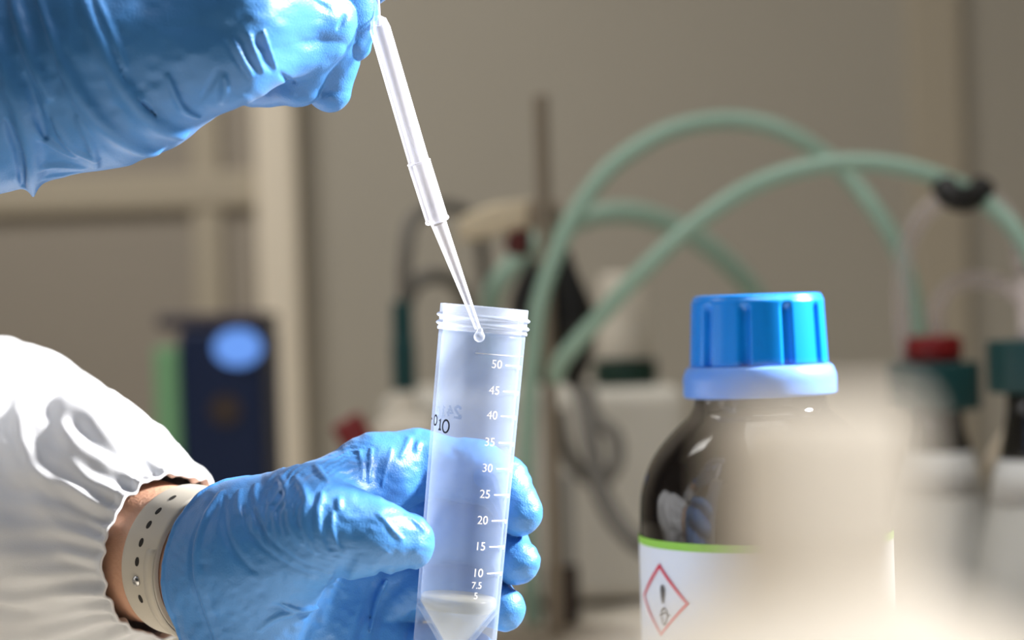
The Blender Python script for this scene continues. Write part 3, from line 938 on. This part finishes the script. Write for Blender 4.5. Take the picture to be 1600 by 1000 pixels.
# ---- upper hand (right hand, back towards the viewer, pinching the pipette)
def up_base(p):
    palm = rc(p, P(-150, 172, .685), P(190, 82, .664), 37 * mm, 34 * mm)
    for a, b_, ra, rb in ((P(180, 105, .660), P(350, 88, .652), 29, 15), (P(180, 60, .660), P(372, 30, .650), 28, 15), (P(180, 10, .668), P(395, -40, .655), 28, 15), (P(180, -40, .68), P(410, -110, .668), 26, 15)):
        palm = smin(palm, rc(p, a, b_, ra * mm, rb * mm), 14 * mm)
    palm = smin(palm, rc(p, P(180, 20, .695), P(420, -60, .705), 22 * mm, 14 * mm), 16 * mm)
    fingers = [
        ([P(350, 84, .651), P(494, 62, .676), P(466, 126, .684), P(396, 134, .702)], [14.5, 10.0, 8.2, 7.4], 9, 3),       # little finger, curled under
        ([P(372, 22, .650), P(500, 26, .674), P(514, 96, .688), P(515, 142, .690)], [15, 11, 9.4, 7.6], 9, 5),      # ring finger
        ([P(395, -40, .655), P(525, -24, .678), P(548, 26, .684), P(551, 66, .685)], [15, 10.5, 8.4, 6.6], 9, 5),        # middle finger
        ([P(410, -110, .668), P(560, -120, .69), P(612, -70, .693), P(622, -34, .690)], [15, 11, 9, 7.4], 9, 5),      # index
        ([P(380, -20, .715), P(500, -50, .712), P(560, -40, .704), P(600, -50, .697)], [15, 12, 11, 9], 12, 5),       # thumb, behind
    ]
    f = palm
    for pts, rad, k, kc in fingers:
        ch = chain(p, pts, [r * mm for r in rad], kc * mm)
        f = np.minimum(f, smin(palm, ch, k * mm))
    return f
up_folds = []
for pts, r in (
    ([(-8, 60), (15, 130), (38, 185), (48, 245), (52, 306)], 1.7), ([(100, 105), (128, 158), (168, 203), (222, 236), (245, 238)], 1.5), ([(128, -5), (162, 85), (198, 150), (240, 196), (285, 214)], 1.5),
    ([(48, 190), (75, 222), (115, 245)], 1.0), ([(60, 262), (95, 258), (130, 262)], 1.0), ([(122, 185), (142, 225), (150, 262)], .9), ([(20, -5), (45, 80), (75, 150)], 1.2), ([(60, -5), (85, 70), (120, 150)], 1.0),
    ([(150, -5), (178, 60), (196, 104)], .9), ([(262, 120), (282, 168), (312, 186)], .8), ([(84, 190), (112, 232), (150, 250)], 1.0), ([(12, 190), (30, 240), (36, 290)], -1.3), ([(208, 150), (236, 172), (262, 214)], -.5), ([(55, 280), (85, 274), (125, 268)], .8),
    ([(40, 120), (62, 180), (70, 215)], -1.2), ([(172, 70), (200, 140), (232, 185)], -.5),
    ([(352, 62), (364, 86), (382, 114), (388, 128)], -.55), ([(376, 56), (386, 82), (402, 112)], -.6), ([(400, 52), (408, 76), (420, 104), (426, 112)], -.65), ([(340, 110), (325, 140), (312, 162)], -.8), ([(350, 120), (352, 140), (348, 160)], .8),
    ([(364, 62), (376, 86), (394, 118)], .6), ([(389, 54), (398, 80), (412, 112)], .65), ([(412, 50), (421, 76), (432, 106)], .6), ([(430, 62), (436, 84), (442, 100)], -.4),
    ([(486, -4), (500, 6), (516, 15)], -.9), ([(528, 44), (535, 34), (541, 24)], -.8), ([(437, 114), (448, 124), (460, 128)], -.7),
):
    up_folds.append(Fold(up_base, pts, r * mm * (1.3 if r > 1.1 else 1), sink=.0))
def up_fn(p, fine):
    f = up_base(p)
    if fine:
        x, y = to_px(p)
        f = f - .0006 * vnoise(x / 60, y / 40, 21) - .00025 * vnoise(x / 20, y / 14, 22)
        for fo in up_folds:
            f = fo.apply(p, f)
    return np.maximum(f, P(-140, 0, .66)[0] - p[:, 0] + .25 * (P(0, 100, .66)[2] - p[:, 2]))

person = thing('person', 'person in white coat and blue gloves dripping liquid from pipette into tube', 'person', P(-330, 880, .98) * np.array([1, 1, 0]))
STEP = .0006
lo = np.minimum(W0, P(230, 1090, .63)) - .004
lo[1] = .632
g = nets([P(225, 900, .70)[0], .635, P(500, 1090, .70)[2]], [P(880, 900, .68)[0], .745, P(500, 650, .68)[2]], STEP, low_fn)
tag(obj('glove', g, M['glove'], person), 'blue glove gripping the tube, thumb in front')
g = nets([P(-200, 100, .70)[0], .605, P(300, 340, .68)[2]], [P(690, 100, .70)[0], .745, P(300, -230, .68)[2]], STEP, up_fn)
tag(obj('glove', g, M['glove'], person), 'blue glove pinching the pipette from above')

# ---- forearms, watch strap and sleeves
def ring_frame(d):
    u, v, w = frame(d)
    return u, v, w
def limb(a, d, prof, seg=64):
    return lathe(a, d, prof, seg)
obj('arm', lathe(W0, DA, [(.018, -.03), (.0235, -.015), (.0238, 0), (.0245, .02), (.027, .06), (.034, .16), (.040, .24)], 64), M['skin'], person)

uL, vL, wL = frame(DA)
s0, s1_ = .0012, .0200
watch = obj('watch_strap', lathe(W0, DA, rounded([(.0246, s0), (.0264, s0), (.0268, s0 + .001), (.0268, s1_ - .001), (.0264, s1_), (.0246, s1_)], .0006) + [(.0246, s0)], 96, cap0=False, cap1=False), M['strap'], person)
tag(watch, 'pale grey rubber watch strap with a row of holes')
zm = (s0 + s1_) / 2
angs = []
for px, py in ((258, 778), (240, 798), (224, 820), (215, 848), (210, 878), (208, 908), (213, 936)):
    # angle on the strap whose height matches the photograph's hole
    best = min(np.linspace(-1.9, 1.9, 381), key=lambda a: (lambda q: abs(q[1][0] - py))(to_px((W0 + DA * zm + .0268 * (math.sin(a) * uL + math.cos(a) * vL))[None])))
    angs.append((best, py))
for i, (a, py) in enumerate(angs):
    nrm = math.sin(a) * uL + math.cos(a) * vL
    c = W0 + DA * zm + .0267 * nrm
    if i == 5:
        obj('strap_pin', lathe(c, nrm, rounded([(0, -.001), (.0017, -.001), (.0019, .0006), (.0012, .0013), (0, .0014)], .0004), 24, cap0=False, cap1=False), M['metal'], watch)
        tag(bpy.data.objects['strap_pin'], 'small round steel pin')
    else:
        tang = np.cross(DA, nrm)
        pts = [(.0016 * math.cos(q), .0011 * math.sin(q)) for q in np.linspace(0, 2 * PI, 16, endpoint=False)]
        V = np.array([c + nrm * h + tang * x + DA * y for h in (-.0006, .00018) for x, y in pts])
        n = 16
        F = [tuple(range(n - 1, -1, -1)), tuple(range(n, 2 * n))] + [(i_, (i_ + 1) % n, n + (i_ + 1) % n, n + i_) for i_ in range(n)]
        obj('strap_hole', (V, F), M['hole'], watch, smooth=False)
obj('strap_keeper', lathe(W0, DA, [(.0268, s0 + .0002), (.0276, s0 + .0004), (.0276, s0 + .0045), (.0268, s0 + .0048)], 96, cap0=False, cap1=False,
    rfun=lambda r, z, a: r - .0012 if math.cos(a + (1.15 if uL[2] > 0 else -1.15)) < .2 else r), M['strap'], watch)

rng = random.Random(5)
def sleeve(c0, d, length, r0, prof, seed, bend=None):
    """gathered elastic cuff that balloons into a loose sleeve; double walled"""
    u, v, w = frame(d)
    nu, nv = 150, 320
    V = []
    us = np.linspace(0, 1, nu) ** 1.6 * length
    th_ = np.linspace(0, 2 * PI, nv, endpoint=False)
    TH, UU = np.meshgrid(th_, us)
    R = np.interp(UU, [q[0] for q in prof], [q[1] for q in prof])
    dec = np.exp(-UU / .036)
    cx, sx = np.cos(TH) * 4.2, np.sin(TH) * 4.2
    def n3(f, s, zf):
        return vnoise(np.cos(TH) * f + 31 + UU * zf * .7, np.sin(TH) * f + 17 + UU * zf, s)
    pl = np.sin(30 * TH + 2.2 * n3(1.7, seed, 40)) * .6 + .6 * np.sin(17 * TH + 2.5 * n3(1.3, seed + 1, 30))
    R = R + .0018 * pl * dec * np.clip(.35 + UU / .004, 0, 1) + .0009 * n3(9, seed + 2, 60) * dec
    puff = np.clip(UU / .04, 0, 1)
    R = R + puff * (.0055 * n3(1.6, seed + 3, 24) + .0028 * n3(3.6, seed + 4, 55) + .0009 * n3(8, seed + 5, 90))
    R = R + .0022 * np.clip(UU / .012, 0, 1) * np.exp(-UU / .05) * n3(5.5, seed + 6, 14)
    off = np.zeros((nu, 3)) if bend is None else np.array([bend(q) for q in us])
    ctr = c0 + us[:, None] * w + off
    V = ctr[:, None, :] + R[..., None] * (np.sin(TH)[..., None] * u + np.cos(TH)[..., None] * v)
    # inner wall of the hem
    Ri = R[:20] - .0012
    Vi = ctr[:20, None, :] + Ri[..., None] * (np.sin(TH[:20])[..., None] * u + np.cos(TH[:20])[..., None] * v)
    V = np.concatenate([Vi[::-1].reshape(-1, 3), V.reshape(-1, 3)])
    n = nu + 20
    i, j = np.meshgrid(np.arange(n - 1), np.arange(nv), indexing='ij')
    j2 = (j + 1) % nv
    F = np.stack([i * nv + j, i * nv + j2, (i + 1) * nv + j2, (i + 1) * nv + j], -1).reshape(-1, 4)
    if np.dot(np.cross(u, v), w) > 0: F = F[:, ::-1]
    return V, F
sl = sleeve(W0 + DA * .0268, DA, .30, .031, [(0, .0300), (.004, .0298), (.012, .033), (.03, .043), (.055, .053), (.09, .060), (.16, .064), (.30, .075)], 3, bend=lambda q: np.array([0, 0, .03 * q]))
tag(obj('sleeve', sl, M['coat'], person), 'white coat sleeve with gathered elastic cuff')
U0 = P(-125, 218, .683)
DU = np.array([-.78, -.05, -.48]); DU /= np.linalg.norm(DU)
sl = sleeve(U0 + DU * .006, DU, .26, .04, [(0, .040), (.004, .0398), (.03, .050), (.06, .058), (.26, .072)], 9)
tag(obj('sleeve', sl, M['coat'], person), 'white coat sleeve of the raised arm')
obj('arm', lathe(U0, DU, [(.028, -.02), (.033, .0), (.036, .06), (.045, .24)], 48), M['skin'], person)
